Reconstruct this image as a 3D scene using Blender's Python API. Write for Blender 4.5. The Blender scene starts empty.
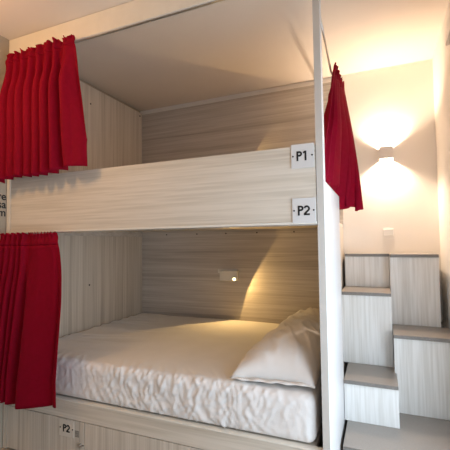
import bpy, bmesh, math, random
from mathutils import Vector, Matrix, noise
random.seed(4)
S = bpy.context.scene
COL = S.collection
V = Vector
FLOOR = -0.073

# ------------------------------------------------------------------ materials
def new_mat(name, rough=0.6, spec=0.4):
    m = bpy.data.materials.new(name); m.use_nodes = True
    b = m.node_tree.nodes['Principled BSDF']
    b.inputs['Roughness'].default_value = rough
    b.inputs['Specular IOR Level'].default_value = spec
    return m, m.node_tree.nodes, m.node_tree.links, b

def noisy(name, c1, c2, scale=8, rough=0.6, bump=0.0, bscale=60, spec=0.3, detail=3, metallic=0.0):
    m, N, L, b = new_mat(name, rough, spec)
    tc = N.new('ShaderNodeTexCoord')
    n = N.new('ShaderNodeTexNoise'); n.inputs['Scale'].default_value = scale; n.inputs['Detail'].default_value = detail
    r = N.new('ShaderNodeValToRGB')
    r.color_ramp.elements[0].position = 0.3; r.color_ramp.elements[1].position = 0.7
    r.color_ramp.elements[0].color = (*c1, 1); r.color_ramp.elements[1].color = (*c2, 1)
    L.new(tc.outputs['Object'], n.inputs['Vector']); L.new(n.outputs['Fac'], r.inputs['Fac'])
    L.new(r.outputs['Color'], b.inputs['Base Color'])
    b.inputs['Metallic'].default_value = metallic
    if bump > 0:
        n2 = N.new('ShaderNodeTexNoise'); n2.inputs['Scale'].default_value = bscale; n2.inputs['Detail'].default_value = 4
        bp = N.new('ShaderNodeBump'); bp.inputs['Strength'].default_value = bump; bp.inputs['Distance'].default_value = 0.01
        L.new(tc.outputs['Object'], n2.inputs['Vector']); L.new(n2.outputs['Fac'], bp.inputs['Height'])
        L.new(bp.outputs['Normal'], b.inputs['Normal'])
    return m

def laminate(name, scale, light, mid, dark, rough=0.45, off=(0, 0, 0)):
    m, N, L, b = new_mat(name, rough, 0.35)
    tc = N.new('ShaderNodeTexCoord')
    mp = N.new('ShaderNodeMapping'); mp.inputs['Scale'].default_value = scale; mp.inputs['Location'].default_value = off
    L.new(tc.outputs['Object'], mp.inputs['Vector'])
    n = N.new('ShaderNodeTexNoise'); n.inputs['Scale'].default_value = 1.0; n.inputs['Detail'].default_value = 5
    n.inputs['Roughness'].default_value = 0.6; n.inputs['Distortion'].default_value = 0.4
    L.new(mp.outputs['Vector'], n.inputs['Vector'])
    r = N.new('ShaderNodeValToRGB'); e = r.color_ramp.elements
    e[0].position = 0.30; e[0].color = (*dark, 1); e[1].position = 0.62; e[1].color = (*light, 1)
    k = e.new(0.42); k.color = (*mid, 1)
    L.new(n.outputs['Fac'], r.inputs['Fac'])
    mp2 = N.new('ShaderNodeMapping'); mp2.inputs['Scale'].default_value = [s * 5 for s in scale]
    L.new(tc.outputs['Object'], mp2.inputs['Vector'])
    n2 = N.new('ShaderNodeTexNoise'); n2.inputs['Scale'].default_value = 1.0; n2.inputs['Detail'].default_value = 3
    L.new(mp2.outputs['Vector'], n2.inputs['Vector'])
    r2 = N.new('ShaderNodeValToRGB')
    r2.color_ramp.elements[0].position = 0.35; r2.color_ramp.elements[0].color = (.86, .85, .83, 1)
    r2.color_ramp.elements[1].position = 0.6; r2.color_ramp.elements[1].color = (1, 1, 1, 1)
    L.new(n2.outputs['Fac'], r2.inputs['Fac'])
    mx = N.new('ShaderNodeMix'); mx.data_type = 'RGBA'; mx.blend_type = 'MULTIPLY'
    mx.inputs[0].default_value = 1.0
    L.new(r.outputs['Color'], mx.inputs[6]); L.new(r2.outputs['Color'], mx.inputs[7])
    L.new(mx.outputs[2], b.inputs['Base Color'])
    return m

LL, LM, LD = (.73, .67, .58), (.64, .575, .49), (.50, .435, .36)
M = {}
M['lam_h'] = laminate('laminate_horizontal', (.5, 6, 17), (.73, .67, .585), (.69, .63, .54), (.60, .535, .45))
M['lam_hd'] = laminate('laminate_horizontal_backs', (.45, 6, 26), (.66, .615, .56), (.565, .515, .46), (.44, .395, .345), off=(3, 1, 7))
M['lam_v'] = laminate('laminate_vertical', (24, 24, .35), (.70, .64, .56), (.61, .55, .47), (.48, .42, .35), off=(2, 5, 1))
M['lam_s'] = laminate('laminate_stair', (13, 7, .5), (.85, .84, .815), (.81, .795, .765), (.75, .73, .695), off=(7, 0, 2))
M['white_panel'] = noisy('white_panel', (.62, .62, .62), (.64, .64, .64), 5, .4)
M['edge_grey'] = noisy('grey_edge_band', (.56, .53, .49), (.60, .57, .53), 12, .45)
M['edge_pale'] = noisy('pale_edge_band', (.76, .72, .64), (.80, .76, .68), 12, .35)
M['wall'] = noisy('plaster', (.86, .82, .765), (.88, .84, .785), 3, .85, .05, 90)
M['ceil'] = noisy('ceiling_plaster', (.75, .67, .58), (.77, .69, .60), 3, .9, .03, 80)
M['floor'] = noisy('floor_vinyl', (.33, .26, .19), (.42, .34, .26), 4, .5)
M['tread'] = noisy('grey_tread', (.27, .245, .22), (.33, .30, .27), 260, .32, .0, spec=.6)
M['nosing'] = noisy('aluminium_nosing', (.20, .185, .17), (.26, .24, .22), 150, .45, metallic=.35)
M['sheet'] = noisy('white_cotton', (.80, .78, .76), (.84, .82, .80), 6, .9, .12, 45, spec=.1)
M['pillow'] = noisy('pillowcase_cotton', (.80, .775, .745), (.84, .81, .78), 6, .9, .15, 30, spec=.1)
M['plate'] = noisy('acrylic_plate', (.66, .655, .65), (.70, .695, .69), 4, .25, spec=.5)
M['ink'] = noisy('black_ink', (.012, .012, .012), (.018, .018, .018), 5, .5)
M['metal'] = noisy('steel', (.55, .53, .5), (.62, .6, .57), 50, .3, metallic=.9)
M['dark'] = noisy('dark_gap', (.02, .018, .016), (.03, .027, .024), 5, .8)
M['sconce'] = noisy('white_sconce', (.80, .75, .70), (.82, .77, .72), 5, .5)
M['plastic'] = noisy('white_plastic', (.80, .78, .74), (.82, .80, .76), 5, .4)
M['sticker'] = noisy('grey_sticker', (.20, .18, .15), (.42, .38, .33), 160, .6)

def curtain_mat(name, c1, c2):
    m = noisy(name, c1, c2, 40, .75, .12, 350, spec=.12)
    b = m.node_tree.nodes['Principled BSDF']
    b.inputs['Sheen Weight'].default_value = 0
    b.inputs['Sheen Tint'].default_value = (1, .4, .4, 1)
    N, L = m.node_tree.nodes, m.node_tree.links
    t = N.new('ShaderNodeBsdfTranslucent'); t.inputs['Color'].default_value = (.75, .03, .04, 1)
    x = N.new('ShaderNodeMixShader'); x.inputs[0].default_value = .24
    L.new(b.outputs[0], x.inputs[1]); L.new(t.outputs[0], x.inputs[2]); L.new(x.outputs[0], N['Material Output'].inputs['Surface'])
    return m
M['red'] = curtain_mat('red_cloth', (.24, .0010, .016), (.29, .0014, .022))

def emit_mat(name, col, s):
    m = bpy.data.materials.new(name); m.use_nodes = True
    N = m.node_tree.nodes; b = N['Principled BSDF']
    b.inputs['Base Color'].default_value = (*col, 1)
    b.inputs['Emission Color'].default_value = (*col, 1); b.inputs['Emission Strength'].default_value = s
    return m
M['led'] = emit_mat('led_lens', (1, .72, .34), 7)

# ------------------------------------------------------------------ helpers
WORLD = {}
def empty(name, loc, label=None, cat=None, group=None):
    o = bpy.data.objects.new(name, None); COL.objects.link(o); o.location = loc
    o.empty_display_size = .1
    WORLD[o] = V(loc)
    if label: tag(o, label, cat, group)
    return o
def tag(o, label, cat, group=None):
    o['label'] = label; o['category'] = cat
    if group: o['group'] = group
    return o
def obj(name, bm, mat, parent=None, smooth=False, base=None, label=None):
    """bm in world coordinates; origin goes to the parent's origin or to base."""
    off = WORLD[parent] if parent else V(base or (0, 0, 0))
    bmesh.ops.translate(bm, verts=bm.verts, vec=-off)
    bmesh.ops.recalc_face_normals(bm, faces=bm.faces)
    me = bpy.data.meshes.new(name); bm.to_mesh(me); bm.free()
    me.materials.append(M[mat] if isinstance(mat, str) else mat)
    if smooth:
        for p in me.polygons: p.use_smooth = True
    o = bpy.data.objects.new(name, me); COL.objects.link(o)
    if parent: o.parent = parent
    else: o.location = off
    WORLD[o] = off
    if label: o['label'] = label
    return o
def struct(name, bm, mat, **k):
    o = obj(name, bm, mat, **k); o['kind'] = 'structure'; return o
def box(bm, x0, x1, y0, y1, z0, z1, bev=0.0, seg=2):
    r = bmesh.ops.create_cube(bm, size=1)
    vs = r['verts']
    for v in vs:
        v.co = V((x0 + (v.co.x + .5) * (x1 - x0), y0 + (v.co.y + .5) * (y1 - y0), z0 + (v.co.z + .5) * (z1 - z0)))
    if bev > 0:
        es = list({e for v in vs for e in v.link_edges})
        bmesh.ops.bevel(bm, geom=es, offset=bev, segments=seg, profile=.5, affect='EDGES')
    return bm
def bx(x0, x1, y0, y1, z0, z1, bev=0.0, seg=2):
    return box(bmesh.new(), x0, x1, y0, y1, z0, z1, bev, seg)
def cyl(bm, p, q, r, seg=14, r2=None):
    p, q = V(p), V(q); d = q - p
    mat = Matrix.Translation((p + q) / 2) @ d.to_track_quat('Z', 'Y').to_matrix().to_4x4()
    bmesh.ops.create_cone(bm, cap_ends=True, segments=seg, radius1=r, radius2=r if r2 is None else r2, depth=d.length, matrix=mat)
    return bm
def tube(bm, pts, r, seg=8):
    pts = [V(p) for p in pts]; rings = []
    for i, p in enumerate(pts):
        d = (pts[min(i + 1, len(pts) - 1)] - pts[max(i - 1, 0)]).normalized()
        a = d.orthogonal().normalized() if i == 0 else (rings_a - d * rings_a.dot(d)).normalized()
        rings_a = a; b = d.cross(a)
        rings.append([bm.verts.new(p + (a * math.cos(2 * math.pi * k / seg) + b * math.sin(2 * math.pi * k / seg)) * r) for k in range(seg)])
    for A, B in zip(rings, rings[1:]):
        for k in range(seg): bm.faces.new((A[k], A[(k + 1) % seg], B[(k + 1) % seg], B[k]))
    bm.faces.new(rings[0]); bm.faces.new(rings[-1][::-1])
    return bm
def text_bm(body, size, origin, xdir, up, depth=.0006, bold=0.0, align='CENTER'):
    cu = bpy.data.curves.new('t', 'FONT'); cu.body = body; cu.size = size
    cu.align_x = align; cu.align_y = 'CENTER'; cu.extrude = depth; cu.offset = bold; cu.resolution_u = 3
    t = bpy.data.objects.new('t', cu); COL.objects.link(t)
    bpy.context.view_layer.update()
    me = bpy.data.meshes.new_from_object(t.evaluated_get(bpy.context.evaluated_depsgraph_get()))
    bm = bmesh.new(); bm.from_mesh(me)
    bpy.data.objects.remove(t); bpy.data.curves.remove(cu); bpy.data.meshes.remove(me)
    X, U = V(xdir), V(up); Nn = X.cross(U)
    mt = Matrix((X, U, Nn)).transposed().to_4x4(); mt.translation = V(origin)
    bmesh.ops.transform(bm, matrix=mt, verts=bm.verts)
    return bm
def sm(a, b, x):
    t = max(0, min(1, (x - a) / (b - a))); return t * t * (3 - 2 * t)
def fb(x, y, z): return noise.noise(V((x, y, z)))

# ------------------------------------------------------------------ room shell
XL, XR, YB, YF, ZC = -.006, 2.753, 1.516, -3.3, 2.682
struct('floor', bx(XL - .2, XR + .2, YF - .2, YB + .2, FLOOR - .1, FLOOR), 'floor')
struct('ceiling', bx(XL - .2, XR + .2, YF - .2, YB + .2, ZC, ZC + .1), 'ceil')
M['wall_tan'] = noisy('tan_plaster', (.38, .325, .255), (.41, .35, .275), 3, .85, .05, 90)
struct('wall_back', bx(XL - .2, XR + .2, YB, YB + .15, FLOOR, ZC), 'wall')
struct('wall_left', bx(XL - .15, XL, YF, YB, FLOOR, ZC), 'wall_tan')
# right wall with a tall window opening behind the camera
WY0, WY1, WZ0, WZ1 = -1.45, .35, .05, 1.75
bm = bmesh.new()
box(bm, XR, XR + .2, WY1, YB, FLOOR, ZC); box(bm, XR, XR + .2, YF, WY0, FLOOR, ZC)
box(bm, XR, XR + .2, WY0, WY1, FLOOR, WZ0); box(bm, XR, XR + .2, WY0, WY1, WZ1, ZC)
struct('wall_right', bm, 'wall')
FX0, FX1, FZ0, FZ1 = 1.55, 2.65, .05, 1.60  # opening in the unseen front wall, added to let fill light in
bm = bmesh.new()
box(bm, XL - .15, FX0, YF - .15, YF, FLOOR, ZC); box(bm, FX1, XR + .2, YF - .15, YF, FLOOR, ZC)
box(bm, FX0, FX1, YF - .15, YF, FLOOR, FZ0); box(bm, FX0, FX1, YF - .15, YF, FZ1, ZC)
struct('wall_front', bm, 'wall')
bm = bmesh.new()
for a in ((WY0, WY0 + .05, WZ0, WZ1), (WY1 - .05, WY1, WZ0, WZ1), (WY0, WY1, WZ0, WZ0 + .05), (WY0, WY1, WZ1 - .05, WZ1),
          ((WY0 + WY1) / 2 - .03, (WY0 + WY1) / 2 + .03, WZ0, WZ1)):
    box(bm, XR + .09, XR + .13, a[0], a[1], a[2], a[3])
struct('window_1', bm, 'white_panel')
bm = bmesh.new()
for a in ((FX0, FX0 + .05, FZ0, FZ1), (FX1 - .05, FX1, FZ0, FZ1), (FX0, FX1, FZ0, FZ0 + .05), (FX0, FX1, FZ1 - .05, FZ1),
          ((FX0 + FX1) / 2 - .03, (FX0 + FX1) / 2 + .03, FZ0, FZ1)):
    box(bm, a[0], a[1], YF - .10, YF - .06, a[2], a[3])
struct('added_window', bm, 'white_panel')  # unseen frame, made up to go with the front fill opening

# ------------------------------------------------------------------ bunk bed
L = 2.098           # outer face of the end panel
YP = 1.496          # face of the back panels
bed = empty('bunk_bed', (1.05, .75, FLOOR),
            'built-in two-level bunk bed of pale wood-grain laminate with a deep guard board', 'bunk bed')
obj('side_panel', bx(0, .034, 0, YP, FLOOR + .002, 2.640, .001), 'lam_v', bed)
obj('panel_edge', bx(.001, .033, -.003, -.0005, .32, 2.540), 'edge_pale', bed)
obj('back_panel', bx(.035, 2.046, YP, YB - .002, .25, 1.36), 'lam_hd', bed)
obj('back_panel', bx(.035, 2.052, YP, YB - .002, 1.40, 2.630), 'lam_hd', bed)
# guard board with pale lip along the bottom
gb = obj('guard_board', bx(.035, 2.064, 0, .028, 1.349, 1.708, .0015), 'lam_h', bed)
obj('lip', bx(.035, 2.064, -.004, .030, 1.337, 1.3485, .001), 'edge_pale', gb)
# cornice up to the ceiling with pale lip
co = obj('cornice', bx(XL + .0005, 2.064, -.002, .027, 2.556, 2.680, .001), 'edge_pale', bed)
obj('lip', bx(.035, 2.064, -.003, .032, 2.543, 2.5555, .001), 'edge_pale', co)
obj('curtain_track', bx(.036, 2.062, .006, .022, 2.538, 2.5425), 'metal', co)
# upper deck under the hidden bedding, and battens carrying it
obj('deck', bx(.036, 2.045, .031, YP - .002, 1.378, 1.40), 'lam_h', bed)
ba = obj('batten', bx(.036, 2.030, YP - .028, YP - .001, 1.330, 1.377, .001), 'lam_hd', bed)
for x in (.35, .692, .997, 1.302, 1.641, 1.95):
    obj('screw', cyl(bmesh.new(), (x, YP - .030, 1.347), (x, YP - .0275, 1.347), .0065), 'dark', ba)
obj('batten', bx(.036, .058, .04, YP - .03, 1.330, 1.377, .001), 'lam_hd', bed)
for z in (.912, 2.485):
    obj('screw', cyl(bmesh.new(), (.0335, .738, z), (.037, .738, z), .007), 'dark', bed, label='dark screw head')
obj('screw', cyl(bmesh.new(), (.0335, 1.455, 2.605), (.037, 1.455, 2.605), .008), 'dark', bed, label='dark screw head')
# end panel with the upper opening for climbing in, front edge band, post above it
ep = obj('end_panel', bx(2.066, L, 0, .700, FLOOR + .002, 1.535, .001), 'white_panel', bed, label='white end panel')
obj('edge_band', bx(2.0665, 2.0975, -.003, -.0005, FLOOR + .004, 2.54), 'edge_grey', bed)
obj('panel_cap', bx(2.066, L, .062, .700, 1.5355, 1.540), 'edge_grey', bed)
obj('post', bx(2.066, L, 0, .06, 1.536, 2.680, .001), 'white_panel', bed, label='white post above the end panel')
obj('inner_panel', bx(2.034, 2.048, .703, YP - .001, FLOOR + .002, 1.376), 'lam_v', bed)
# bed base: rail, platform, two drawers, plinth
rail = obj('bed_rail', bx(.035, 2.064, 0, .030, .209, .312, .0015), 'lam_h', bed)
obj('lip', bx(.035, 2.064, -.004, .034, .3125, .3185, .001), 'edge_pale', rail)
obj('platform', bx(.036, 2.030, .035, YP - .002, .285, .3165), 'lam_h', bed)
obj('plinth', bx(.036, 2.064, .02, .05, FLOOR + .002, -.066), 'dark', bed)
dr1 = obj('drawer', bx(.037, .687, .001, .45, -.062, .2045, .0015), 'lam_v', bed)
dr2 = obj('drawer', bx(.691, 2.062, .001, .45, -.062, .2045, .0015), 'lam_v', bed)
obj('carcass', bx(.036, 2.030, .455, YP - .002, FLOOR + .002, .283), 'dark', bed)
def glyphs(txt, cx, y, cz, h):
    """bold sans capitals and figures as solid strokes, thickness .0012"""
    bm = bmesh.new(); w = h * .185
    def stroke(pts):
        P = [V((p[0], 0, p[1])) for p in pts]; L_, R_ = [], []
        for i, p in enumerate(P):
            d0 = (p - P[i - 1]).normalized() if i else (P[1] - P[0]).normalized()
            d1 = (P[i + 1] - p).normalized() if i < len(P) - 1 else d0
            t = (d0 + d1).normalized(); n = V((-t.z, 0, t.x)); k = (w / 2) / max(.6, n.dot(V((-d0.z, 0, d0.x))))
            L_.append(p + n * k); R_.append(p - n * k)
        fr = [[bm.verts.new((v.x, yy, v.z)) for v in (a, b)] + [] for a, b in zip(L_, R_) for yy in (y,)]
        bk = [[bm.verts.new((v.x, y + .0012, v.z)) for v in (a, b)] for a, b in zip(L_, R_)]
        for i in range(len(P) - 1):
            a, b, c, d = fr[i], fr[i + 1], bk[i], bk[i + 1]
            bm.faces.new((a[0], b[0], b[1], a[1])); bm.faces.new((c[0], c[1], d[1], d[0]))
            bm.faces.new((a[0], c[0], d[0], b[0])); bm.faces.new((a[1], b[1], d[1], c[1]))
        for a, c in ((fr[0], bk[0]), (fr[-1], bk[-1])): bm.faces.new((a[0], a[1], c[1], c[0]))
    def arc(ox, oz, r, a0, a1, n=9, sx=1):
        return [(ox + sx * r * math.cos(math.radians(a0 + (a1 - a0) * i / n)), oz + r * math.sin(math.radians(a0 + (a1 - a0) * i / n))) for i in range(n + 1)]
    a, b = cz - h / 2, cz + h / 2; iw = w / 2
    x = cx - h * .60
    stroke([(x + iw, a), (x + iw, b)])
    r = (h * .56 - w) / 2
    zc = b - iw - r
    stroke([(x + w * .9, b - iw), (x + h * .30, b - iw)] + arc(x + h * .30, zc, r, 88, -88) + [(x + h * .30, zc - r), (x + w * .9, zc - r)])
    if txt[1] == '1':
        x = cx + h * .32
        stroke([(x, a), (x, b)]); stroke([(x - iw * .2, b - iw * .9), (x - h * .24, b - h * .20)])
    else:
        x = cx + h * .30; r = h * .235
        stroke(arc(x, b - iw - r, r, 165, -30) + [(x - h * .24, a + iw * 1.4)])
        stroke([(x - h * .30, a + iw), (x + h * .30, a + iw)])
    return bm
def plate(x0, x1, z0, z1, txt, size, parent, y=-.004, matn='plate'):
    p = obj('number_plate', bx(x0, x1, y, y + .0035, z0, z1, .0012), matn, parent, label='pale acrylic plate reading %s' % txt)
    cx, cz = (x0 + x1) / 2, (z0 + z1) / 2
    bm = glyphs(txt, cx, y - .0012, cz, size)
    for s in (-1, 1):
        cyl(bm, (cx + s * (x1 - x0) * .42, y - .0012, cz), (cx + s * (x1 - x0) * .42, y, cz), .0042, 10)
    return p, bm
for (x0, x1, z0, z1, t, sz, par, mt) in ((1.951, 2.058, 1.601, 1.716, 'P1', .046, gb, 'plate'), (1.951, 2.060, 1.342, 1.460, 'P2', .046, gb, 'plate'),
                                     (.497, .613, .103, .201, 'P2', .044, dr1, 'plate_clear')):
    if mt == 'plate_clear':
        M[mt] = noisy('frosted_plate', (.66, .60, .52), (.69, .63, .55), 4, .3)
    y = -.006 if par is gb else -.003
    p, bm = plate(x0, x1, z0, z1, t, sz, par, y, mt)
    # the lettering rides on the guard board or drawer next to its plate
    obj('lettering', bm, 'ink', par, label='black lettering %s between two dots' % t)
obj('sticker', bx(.622, .650, -.0012, .0008, .114, .150), 'sticker', dr1, label='small grey square sticker')
lk = cyl(bmesh.new(), (.660, -.006, .072), (.660, .002, .072), .013, 20)
cyl(lk, (.660, -.009, .072), (.660, -.006, .072), .008, 16); box(lk, .6585, .6615, -.0095, -.0088, .066, .078)
obj('lock', lk, 'metal', dr1, label='round metal lock')
obj('screw', cyl(bmesh.new(), (.682, -.002, .073), (.682, .002, .073), .004), 'dark', dr1)
# rail for the side curtain: a wire that sags under the cloth
wire = [(2.088, .01, 2.372), (2.093, .22, 2.312), (2.094, .46, 2.252), (2.094, .75, 2.300), (2.094, 1.05, 2.345), (2.088, YP - .001, 2.375)]
obj('curtain_wire', tube(bmesh.new(), wire, .0055), 'metal', bed, True, label='thin metal curtain wire')

# ------------------------------------------------------------------ mattress
def rounded_box(x0, x1, y0, y1, z0, z1, r, step):
    bm = bmesh.new()
    nx, ny, nz = (max(2, int((b - a) / step)) for a, b in ((x0, x1), (y0, y1), (z0, z1)))
    cache = {}
    def vert(i, j, k):
        key = (i, j, k)
        if key not in cache:
            p = V((x0 + (x1 - x0) * i / nx, y0 + (y1 - y0) * j / ny, z0 + (z1 - z0) * k / nz))
            c = V((min(max(p.x, x0 + r), x1 - r), min(max(p.y, y0 + r), y1 - r), min(max(p.z, z0 + r), z1 - r)))
            d = p - c
            cache[key] = bm.verts.new(c + d.normalized() * r if d.length > 1e-9 else p)
        return cache[key]
    for i in range(nx):
        for j in range(ny):
            for k in (0, nz): bm.faces.new((vert(i, j, k), vert(i + 1, j, k), vert(i + 1, j + 1, k), vert(i, j + 1, k)))
    for i in range(nx):
        for k in range(nz):
            for j in (0, ny): bm.faces.new((vert(i, j, k), vert(i + 1, j, k), vert(i + 1, j, k + 1), vert(i, j, k + 1)))
    for j in range(ny):
        for k in range(nz):
            for i in (0, nx): bm.faces.new((vert(i, j, k), vert(i, j + 1, k), vert(i, j + 1, k + 1), vert(i, j, k + 1)))
    bmesh.ops.recalc_face_normals(bm, faces=bm.faces)
    return bm
bm = rounded_box(.040, 2.0325, .012, 1.486, .320, .550, .045, .0088)
bm.normal_update()
for v in bm.verts:
    n = v.normal; x, y, z = v.co
    front = sm(.2, .8, -n.y); top = sm(.5, .95, n.z)
    d = 0
    if front > 0 and z > .33:
        w = .35 + .65 * sm(.55, 1.0, x) * (1 - sm(1.55, 1.95, x))
        s = x + .35 * (z - .45) + .05 * fb(x * 5, z * 8, 1)
        rid = 1 - abs(fb(s * 27, z * 6, 3.1)) * 2.8
        rid2 = 1 - abs(fb((x - .6 * z) * 24, z * 17, 9.7)) * 2.8
        d += .85 * front * w * (.010 * max(0, rid) ** 2 + .009 * max(0, rid2) ** 2 - .004 + .006 * fb(x * 6, z * 6, 4))
    if top > 0:
        d += top * .006 * fb(x * 3, y * 3, 5)
        corner = (1 - sm(.2, .95, x)) * (.35 + .65 * sm(.15, .5, y))
        t = y * .9 - x * .18 + .04 * fb(x * 4, y * 4, 2)
        d += top * corner * .010 * max(0, 1 - abs(fb(t * 9, x * 1.3, 7)) * 3) ** 2
        near = 1 - sm(.02, .25, y)
        d += top * near * .006 * max(0, 1 - abs(fb((x + .6 * y) * 14, y * 4, 4.2)) * 2.5) ** 2
    if z < .335: d = min(d, 0)
    v.co = v.co + n * d
mat_o = obj('mattress', bm, 'sheet', None, True, base=(1.04, .75, .320))
tag(mat_o, 'lower bunk mattress under a wrinkled white fitted sheet', 'mattress')

# ------------------------------------------------------------------ long pillow against the end panel
def pillow_bm():
    bm = bmesh.new(); nu, nv = 44, 96
    X0, X1, Y0, Y1 = 1.605, 2.0315, .030, 1.300
    top, bot = [], []
    for i in range(nu + 1):
        a, b = [], []
        for j in range(nv + 1):
            u = -1 + 2 * i / nu; w = -1 + 2 * j / nv
            px = X0 + (X1 - X0) * (u + 1) / 2; py = Y0 + (Y1 - Y0) * (w + 1) / 2
            # bowed edges: the seams pull in between the corners
            px += (.018 * (1 - w * w) * (-1 if u > 0 else 1)) * abs(u) ** 3 * (1 if u < 0 else .2)
            py += (.030 * (1 - u * u) * (-1 if w > 0 else 1)) * abs(w) ** 8
            ed = max(0, 1 - abs(u) ** 2.6) ** .62 * max(0, 1 - abs(w) ** 7) ** .5
            tilt = .060 * sm(-1, 1, u)
            H = .158 * ed
            wr = -.008 * ed + .010 * math.exp(-((w + .35 - u * .5) / .07) ** 2) * sm(-.4, .4, u) + .012 * fb(u * 1.7, w * 4, 3) + .012 * max(0, 1 - abs(fb(u * 2.1 + w * 2.5, w * 3.5, 8)) * 4)
            wr += .012 * sm(.55, .95, w) * math.sin(u * 17 + 2 * math.sin(w * 9)) * ed + .035 * math.exp(-((w - .90 - .03 * math.sin(u * 5)) / .05) ** 2) * ed
            wr *= min(1, ed * 1.6)
            z = .5585 + .012
            a.append(bm.verts.new((px, py, z + H + tilt * (ed * .75 + .18) + wr)))
            b.append(a[-1] if i in (0, nu) or j in (0, nv) else bm.verts.new((px, py, z - .008 * min(1, ed * 2) + tilt * .18)))
        top.append(a); bot.append(b)
    for i in range(nu):
        for j in range(nv):
            bm.faces.new((top[i][j], top[i + 1][j], top[i + 1][j + 1], top[i][j + 1]))
            q = (bot[i][j], bot[i][j + 1], bot[i + 1][j + 1], bot[i + 1][j])
            if len(set(q)) == 4:
                try: bm.faces.new(q)
                except ValueError: pass
    return bm
pil = obj('pillow', pillow_bm(), 'pillow', None, True, base=(1.84, .67, .56))
tag(pil, 'long white pillow lying across the right end of the lower mattress', 'pillow')
# flat hem of the pillowcase hanging out at the near end
bm = bmesh.new(); rows = []
for i in range(45):
    x = 1.612 + .42 * i / 44
    zz = .5725 + .002 * math.sin(i * .55) + .012 * sm(0, 44, i)
    rows.append([bm.verts.new((x, .052, zz + .007)), bm.verts.new((x, .030 + .004 * math.sin(i * .8), zz)),
                 bm.verts.new((x, .030 + .004 * math.sin(i * .8), zz - .003)), bm.verts.new((x, .052, zz + .002))])
for A, B in zip(rows, rows[1:]):
    for k in range(4): bm.faces.new((A[k], A[(k + 1) % 4], B[(k + 1) % 4], B[k]))
bm.faces.new(rows[0]); bm.faces.new(rows[-1][::-1])
hem = obj('hem', bm, 'pillow', pil, True)

# ------------------------------------------------------------------ curtains
def sheet_bm(fn, nu, nv, v0=0.0, v1=1.0, thick=.003):
    """surface fn(u,v)->Vector given a small thickness"""
    bm = bmesh.new()
    g = [[bm.verts.new(fn(i / nu, v0 + (v1 - v0) * j / nv)) for j in range(nv + 1)] for i in range(nu + 1)]
    for i in range(nu):
        for j in range(nv):
            bm.faces.new((g[i][j], g[i + 1][j], g[i + 1][j + 1], g[i][j + 1]))
    bmesh.ops.recalc_face_normals(bm, faces=bm.faces)
    bm.normal_update()
    nn = {v: v.normal.copy() for c in g for v in c}
    h = [[bm.verts.new(v.co - nn[v] * thick) for v in c] for c in g]
    for i in range(nu):
        for j in range(nv):
            bm.faces.new((h[i][j + 1], h[i + 1][j + 1], h[i + 1][j], h[i][j]))
    ring = [(i, 0) for i in range(nu)] + [(nu, j) for j in range(nv)] + [(i, nv) for i in range(nu, 0, -1)] + [(0, j) for j in range(nv, 0, -1)]
    for (a, b), (c, d) in zip(ring, ring[1:] + ring[:1]):
        bm.faces.new((g[a][b], g[c][d], h[c][d], h[a][b]))
    return bm
def lerp(pts, u):
    n = len(pts)
    for (a, p), (b, q) in zip(pts, pts[1:]):
        if u <= b:
            t = (u - a) / (b - a)
            return V(p).lerp(V(q), t) if isinstance(p, tuple) else p + (q - p) * t
    return V(pts[-1][1]) if isinstance(pts[-1][1], tuple) else pts[-1][1]

def curtain(name, fn, label, base, heading=.075, nu=150, nv=46):
    root = empty(name, base, label, 'curtain', 'red bunk curtains')
    obj('drape', sheet_bm(fn, nu, nv, heading, 1.0), 'red', root, True)
    obj('heading', sheet_bm(fn, nu, 8, 0.0, heading), 'red', root, True)
    return root

def fold(ph, k):
    """rounded crests towards the room (-1) with narrow deep valleys (+1), each fold a little different"""
    c = abs(math.sin(math.pi * ph)) ** .75
    amp = .75 + .5 * abs(fb(math.floor(ph) * 3.7 + .5, 1.3, 2.2))
    return ((1 - 2 * c) * amp) * k + math.sin(2 * math.pi * ph) * (1 - k)
# (1) upper front curtain under the cornice
PH1 = [(0, 0.0), (.3, 2.9), (.55, 5.2), (.8, 7.2), (.9, 7.7), (1, 8.0)]
def up_fn(u, v):
    ph = lerp(PH1, u)
    tx = .055 + .59 * u; tz = 2.532
    bxx = .030 + .728 * (u ** .96); bz = 1.668 + .040 * u ** .6 + .008 * math.sin(u * 9)
    k = v ** .85
    x = tx + (bxx - tx) * k; z = tz + (bz - tz) * v
    a = .016 + .036 * sm(.02, .4, v)
    f = fold(ph + .10 * math.sin(v * 3 + u * 7), sm(0, .35, v))
    y = -.066 - .014 * v + a * f * (1 - .35 * sm(.8, 1, u)) + .006 * fb(u * 9, v * 3, 2)
    if v < .09:
        q = 1 - v / .09
        y += .007 * math.sin(u * 2 * math.pi * 21) * q * q + .006 * math.sin(v * 75)
        z += .007 * q * (math.sin(u * 2 * math.pi * 9.5) + .6 * math.sin(u * 2 * math.pi * 23))
    x += .007 * math.cos(2 * math.pi * ph) * sm(.1, .6, v)
    return V((max(x, .001), y, z))
curtain('curtain', up_fn, 'red curtain drawn to the left of the upper bunk opening, hanging under the cornice', (.34, -.05, 1.69))

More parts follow.
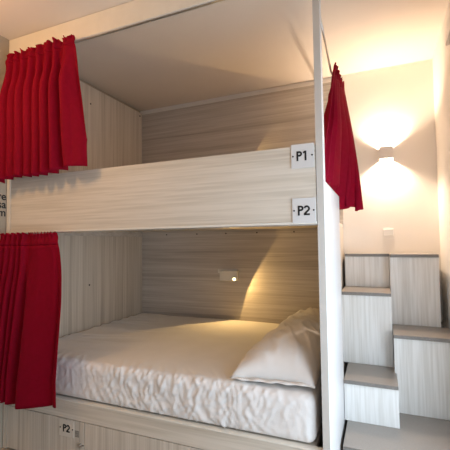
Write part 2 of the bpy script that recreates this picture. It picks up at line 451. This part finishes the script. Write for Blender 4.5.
# (2) lower front curtain under the guard board
PH2 = [(0, 0.0), (.25, 2.6), (.48, 5.0), (.6, 5.65), (.9, 5.95), (1, 6.35)]
def lo_fn(u, v):
    ph = lerp(PH2, u)
    tx = .028 + .492 * u; tz = 1.331
    bo = lerp([(0, -.03), (.45, .18), (.5, .235), (1, .612)], u)
    bz = lerp([(0, .285), (.44, .280), (.50, .266), (.93, .322), (1, .334)], u)
    bul = .05 * u * math.sin(math.pi * min(1, v * 1.15)) ** 1.2
    x = tx + (bo - tx) * v ** .9 + bul; z = tz + (bz - tz) * v
    flat = sm(.48, .6, u)
    a = (.013 + .036 * sm(.05, .6, v)) * (1 - .45 * flat)
    f = fold(ph + .08 * math.sin(v * 2.6 + u * 5), sm(0, .35, v))
    y = -.066 - .014 * v + a * f + .006 * fb(u * 8, v * 3, 6) - .030 * flat * sm(.1, .7, v)
    if v < .09:
        q = 1 - v / .09
        y += .007 * math.sin(u * 2 * math.pi * 19) * q * q + .005 * math.sin(v * 75)
        z += .006 * q * math.sin(u * 2 * math.pi * 20)
    return V((max(x, .0), y, z))
curtain('curtain', lo_fn, 'red curtain drawn to the left of the lower bunk opening, hanging below the guard board', (.26, -.06, .25))
obj('curtain_track', bx(.036, 2.062, .008, .024, 1.331, 1.3365), 'metal', bed)

# (3) side curtain on the wire over the climbing opening, swept forward and tucked in
def side_fn(u, v):
    top = lerp([(0, (2.118, .45, 2.285)), (.5, (2.120, .68, 2.320)), (1, (2.122, .98, 2.370))], u)
    bot = lerp([(0, (2.052, .055, 1.500)), (.45, (2.053, .46, 1.490)), (.62, (2.060, .74, 1.485)), (.76, (2.130, .80, 1.485)), (.92, (2.200, .81, 1.432)), (1, (2.222, .81, 1.470))], u)
    p = top.lerp(bot, v)
    bulge = math.sin(math.pi * v) 
    p.y += (-.05 * (1 - u) + .03 * u) * bulge
    p.x += .010 * bulge * u
    ph = 2 * math.pi * (6.6 * u + .35 * math.sin(v * 2 + u * 4))
    a = (.007 + .021 * sm(.05, .5, v))
    inner = 1 - sm(.3, .62, u) * .0
    p.x += 1.5 * a * (2 * abs(math.sin(ph / 2)) ** .75 - 1) * (.55 + .5 * u - .7 * u ** 6)
    p.y += a * .7 * math.cos(ph * .9)
    # gathered bunch along the tucked lower edge
    t = sm(.80, 1, v)
    p.x += t * .010 * math.sin(u * 31 + v * 20) * u * (1 - u ** 4)
    p.z += t * .022 * math.sin(u * 15 + 1)
    if v < .08:
        q = 1 - v / .08
        p.x += .007 * math.sin(u * 2 * math.pi * 13) * q
        p.z += .012 * q * math.sin(u * 2 * math.pi * 6)
    if p.y < .755 and p.z < 1.60: p.x = min(p.x, 2.056 + .5 * max(0, p.z - 1.55))
    return p
curtain('curtain', side_fn, 'red curtain hanging on a wire above the white end panel at the right end', (2.12, .6, 1.47), nu=120, nv=70)

# ------------------------------------------------------------------ stairs with alternating treads
st = empty('staircase', (2.41, .95, FLOOR), 'pale laminate box staircase with alternating grey treads against the right wall', 'staircase')
XA, XS, XE, XW = 2.101, 2.390, 2.700, XR - .003
T = .022
def step(x0, x1, yf, yb, z, zb, x1t=None):
    """box step: riser front at yf, tread on top reaching back to yb, top at z, riser foot at zb"""
    obj('riser', bx(x0, x1, yf + .014, yf + .030, zb + .001, z - T - .0005), 'lam_s', st)
    t = obj('tread', bx(x0, x1t or x1, yf + .004, yb, z - T, z, .001), 'tread', st, label='grey stair tread')
    obj('nosing', bx(x0, x1t or x1, yf, yf + .0035, z - T, z - .0005, .0008), 'nosing', t, label='dark metal nosing strip')
zt = [1.160, .905, .660, .416, .172]
Yb = YB - .002
step(2.070, XS - .002, 1.325, Yb, zt[0], zt[1])
step(XS + .001, XE, 1.190, Yb, zt[0], zt[2])
step(2.070, XS - .002, .992, 1.338, zt[1], zt[3])
step(XS + .001, XE, .872, 1.203, zt[2], zt[4], XW)
step(XA, XS + .012, .655, 1.005, zt[3], zt[4])
# bottom platform across both columns
obj('riser', bx(XA + .014, XW, .374, .390, FLOOR + .001, zt[4] - T - .0005), 'lam_s', st)
t = obj('tread', bx(XA + .014, XW, .364, .885, zt[4] - T, zt[4], .001), 'tread', st, label='wide grey bottom step')
obj('nosing', bx(XA + .014, XW, .360, .3635, zt[4] - T, zt[4] - .0005, .0008), 'nosing', t, label='dark metal nosing strip')
# cheeks: side boards of each box (left cheek beside the bunk, middle divider, right cheek)
obj('cheek', bx(2.0655, 2.0695, .99, Yb, FLOOR + .001, zt[1] - .001), 'lam_v', st)
obj('cheek', bx(XS - .0005, XS + .0008, 1.21, Yb, zt[2], zt[0] - T - .001), 'lam_s', st)
obj('cheek', bx(XE - .016, XE, 1.221, Yb, zt[2] + .001, zt[0] - T - .001), 'lam_s', st)
obj('cheek', bx(XW - .016, XW, .904, Yb, FLOOR + .001, zt[2] - T - .001), 'lam_s', st)
obj('cheek', bx(XS - .002, XS + .012, .687, .990, zt[4] + .001, zt[3] - T - .001), 'lam_s', st)
obj('cheek', bx(XS - .018, XS - .002, 1.024, 1.32, zt[3] + .001, zt[1] - T - .001), 'lam_s', st)

# ------------------------------------------------------------------ wall sconce, blank plate, reading lights
def kelvin_lamp(name, loc, rot, col, power, size, shape='DISK', parent=None):
    d = bpy.data.lights.new(name, 'AREA'); d.shape = shape; d.size = size; d.energy = power; d.color = col
    o = bpy.data.objects.new(name, d); COL.objects.link(o); o.location = loc; o.rotation_euler = rot
    return o
sx0, sx1, sz0, sz1, sy0 = 2.344, 2.446, 1.905, 2.003, 1.408
sc = empty('wall_sconce', (2.395, YB, 1.954), 'lit white box wall sconce throwing light up and down the wall above the stairs', 'wall lamp')
bm = bmesh.new(); w = .004
box(bm, sx0, sx1, sy0, sy0 + w, sz0, sz1); box(bm, sx0, sx0 + w, sy0 + w, YB - .001, sz0, sz1); box(bm, sx1 - w, sx1, sy0 + w, YB - .001, sz0, sz1)
obj('body', bm, 'sconce', sc)
obj('divider', bx(sx0 + w + .0005, sx1 - w - .0005, sy0 + w + .0005, YB - .0015, 1.948, 1.960), 'sconce', sc)
mid = ((sx0 + sx1) / 2, (sy0 + YB) / 2)
WARM = (1.0, .76, .56)
for s in (1, -1):
    z = 1.954 + s * .0095
    b = cyl(bmesh.new(), (mid[0], mid[1], 1.954 + s * .0065), (mid[0], mid[1], z), .012, 16)
    obj('bulb', b, 'led_sconce' if 'led_sconce' in M else M.setdefault('led_sconce', emit_mat('sconce_led', (1, .8, .5), 30)), sc, label='warm LED chip')
    kelvin_lamp('sconce_lamp', (mid[0], mid[1], z + s * .002), (math.pi if s > 0 else 0, 0, 0), WARM, 11.0, .045)
tag(obj('wall_plate', bx(2.357, 2.434, YB - .009, YB - .0005, 1.297, 1.353, .003), 'plastic', base=(2.395, YB, 1.325)),
    'small blank white cover plate on the wall between the sconce and the stairs', 'cover plate')

def reading_light(loc, label, power=7):
    x, y, z = loc    # LED centre
    r = empty('reading_light', (x - .06, YP, z + .035), label, 'reading lamp', 'reading lights on the bunk back panels')
    obj('backplate', bx(x - .182, x + .012, YP - .006, YP - .0005, z + .048, z + .084, .001), 'plastic', r)
    bm = bx(x - .150, x + .030, YP - .040, YP - .0065, z - .020, z + .072, .003)
    obj('body', bm, 'plastic', r)
    hd = cyl(bmesh.new(), (x, YP - .041, z), (x + .004, YP - .056, z - .002), .019, 20)
    h = obj('spot_head', hd, 'metal', r, False)
    obj('lens', cyl(bmesh.new(), (x + .004, YP - .0565, z - .002), (x + .005, YP - .0595, z - .002), .014, 18), 'led', h, label='glowing warm lens')
    d = bpy.data.lights.new('reading_spot', 'SPOT'); d.energy = power; d.color = (1, .62, .22); d.spot_size = math.radians(170); d.spot_blend = .06
    d.shadow_soft_size = .008
    o = bpy.data.objects.new('reading_spot', d); COL.objects.link(o); o.location = (x + .012, YP - .120, z - .004)
    a = math.radians(42)
    n = V((.909, 0, -.417)) * math.cos(a) + V((0, -1, 0)) * math.sin(a)
    o.rotation_euler = n.to_track_quat('-Z', 'Y').to_euler()
reading_light((1.082, 0, .925), 'small lit reading lamp on the back panel of the lower bunk')
reading_light((1.082, 0, 2.000), 'lit reading lamp hidden behind the guard board of the upper bunk', 4)

# ------------------------------------------------------------------ lettering on the left wall, grey box on the right wall
bm = text_bm('re', .075, (XL + .0008, -.004, 1.585), (0, 1, 0), (0, 0, 1), align='RIGHT', bold=.001)
for s, z in (('sa', 1.530), ('em', 1.475)):
    b2 = text_bm(s, .075, (XL + .0008, -.004, z), (0, 1, 0), (0, 0, 1), align='RIGHT', bold=.001)
    me = bpy.data.meshes.new('t'); b2.to_mesh(me); b2.free(); bm.from_mesh(me); bpy.data.meshes.remove(me)
tag(obj('wall_lettering', bm, 'ink', base=(XL, -.05, 1.53)), 'black lettering on the wall just left of the guard board', 'lettering')
vb = empty('wall_box', (XR, .70, 2.48), 'grey edge of a small box fixed high on the right wall', 'box')
obj('housing', bx(XR - .020, XR - .0005, .60, .812, 2.435, 2.545, .003), 'edge_grey', vb)
obj('cover', bx(XR - .024, XR - .0205, .61, .802, 2.445, 2.535, .001), 'plastic', vb)

# ------------------------------------------------------------------ light of the room
day = kelvin_lamp('window_and_fill_light', (XR + .25, (WY0 + WY1) / 2, (WZ0 + WZ1) / 2), (0, math.radians(90), 0), (.72, .86, 1.0), 53, WZ1 - WZ0, 'RECTANGLE')
day.data.size_y = WY1 - WY0
day_fill = kelvin_lamp('window_and_fill_light', ((FX0 + FX1) / 2, YF - .17, (FZ0 + FZ1) / 2), (math.radians(90), 0, 0), (.72, .86, 1.0), 9, FX1 - FX0, 'RECTANGLE')  # added front fill that brightens the stairs; no window is known there
day_fill.data.size_y = FZ1 - FZ0
lamp = bpy.data.lights.new('ceiling_lamp', 'POINT'); lamp.energy = 21; lamp.color = (1, .56, .23); lamp.shadow_soft_size = .12
lo = bpy.data.objects.new('ceiling_lamp', lamp); COL.objects.link(lo); lo.location = (.24, -.95, 2.35)
W = bpy.data.worlds.new('world'); S.world = W; W.use_nodes = True
W.node_tree.nodes['Background'].inputs['Color'].default_value = (.75, .85, 1, 1)
W.node_tree.nodes['Background'].inputs['Strength'].default_value = .35

# ------------------------------------------------------------------ camera
F, YAW, PIT, ROL = 367.7181, -.3968, .0506, -.0117
fw = V((math.sin(YAW) * math.cos(PIT), math.cos(YAW) * math.cos(PIT), math.sin(PIT)))
rt = V((math.cos(YAW), -math.sin(YAW), 0)); up = rt.cross(fw)
r2 = rt * math.cos(ROL) + up * math.sin(ROL); u2 = -rt * math.sin(ROL) + up * math.cos(ROL)
cam = bpy.data.cameras.new('camera'); co_ = bpy.data.objects.new('camera', cam); COL.objects.link(co_)
mt = Matrix((r2, u2, -fw)).transposed().to_4x4(); mt.translation = V((2.3262, -1.7235, 1.2507))
co_.matrix_world = mt
cam.sensor_fit = 'HORIZONTAL'; cam.sensor_width = 36; cam.lens = F / 450 * 36; cam.clip_start = .02
S.camera = co_
S.view_settings.view_transform = 'Standard'; S.view_settings.look = 'None'
S.view_settings.exposure = -0.03; S.view_settings.gamma = 1.0
S.view_settings.use_curve_mapping = False
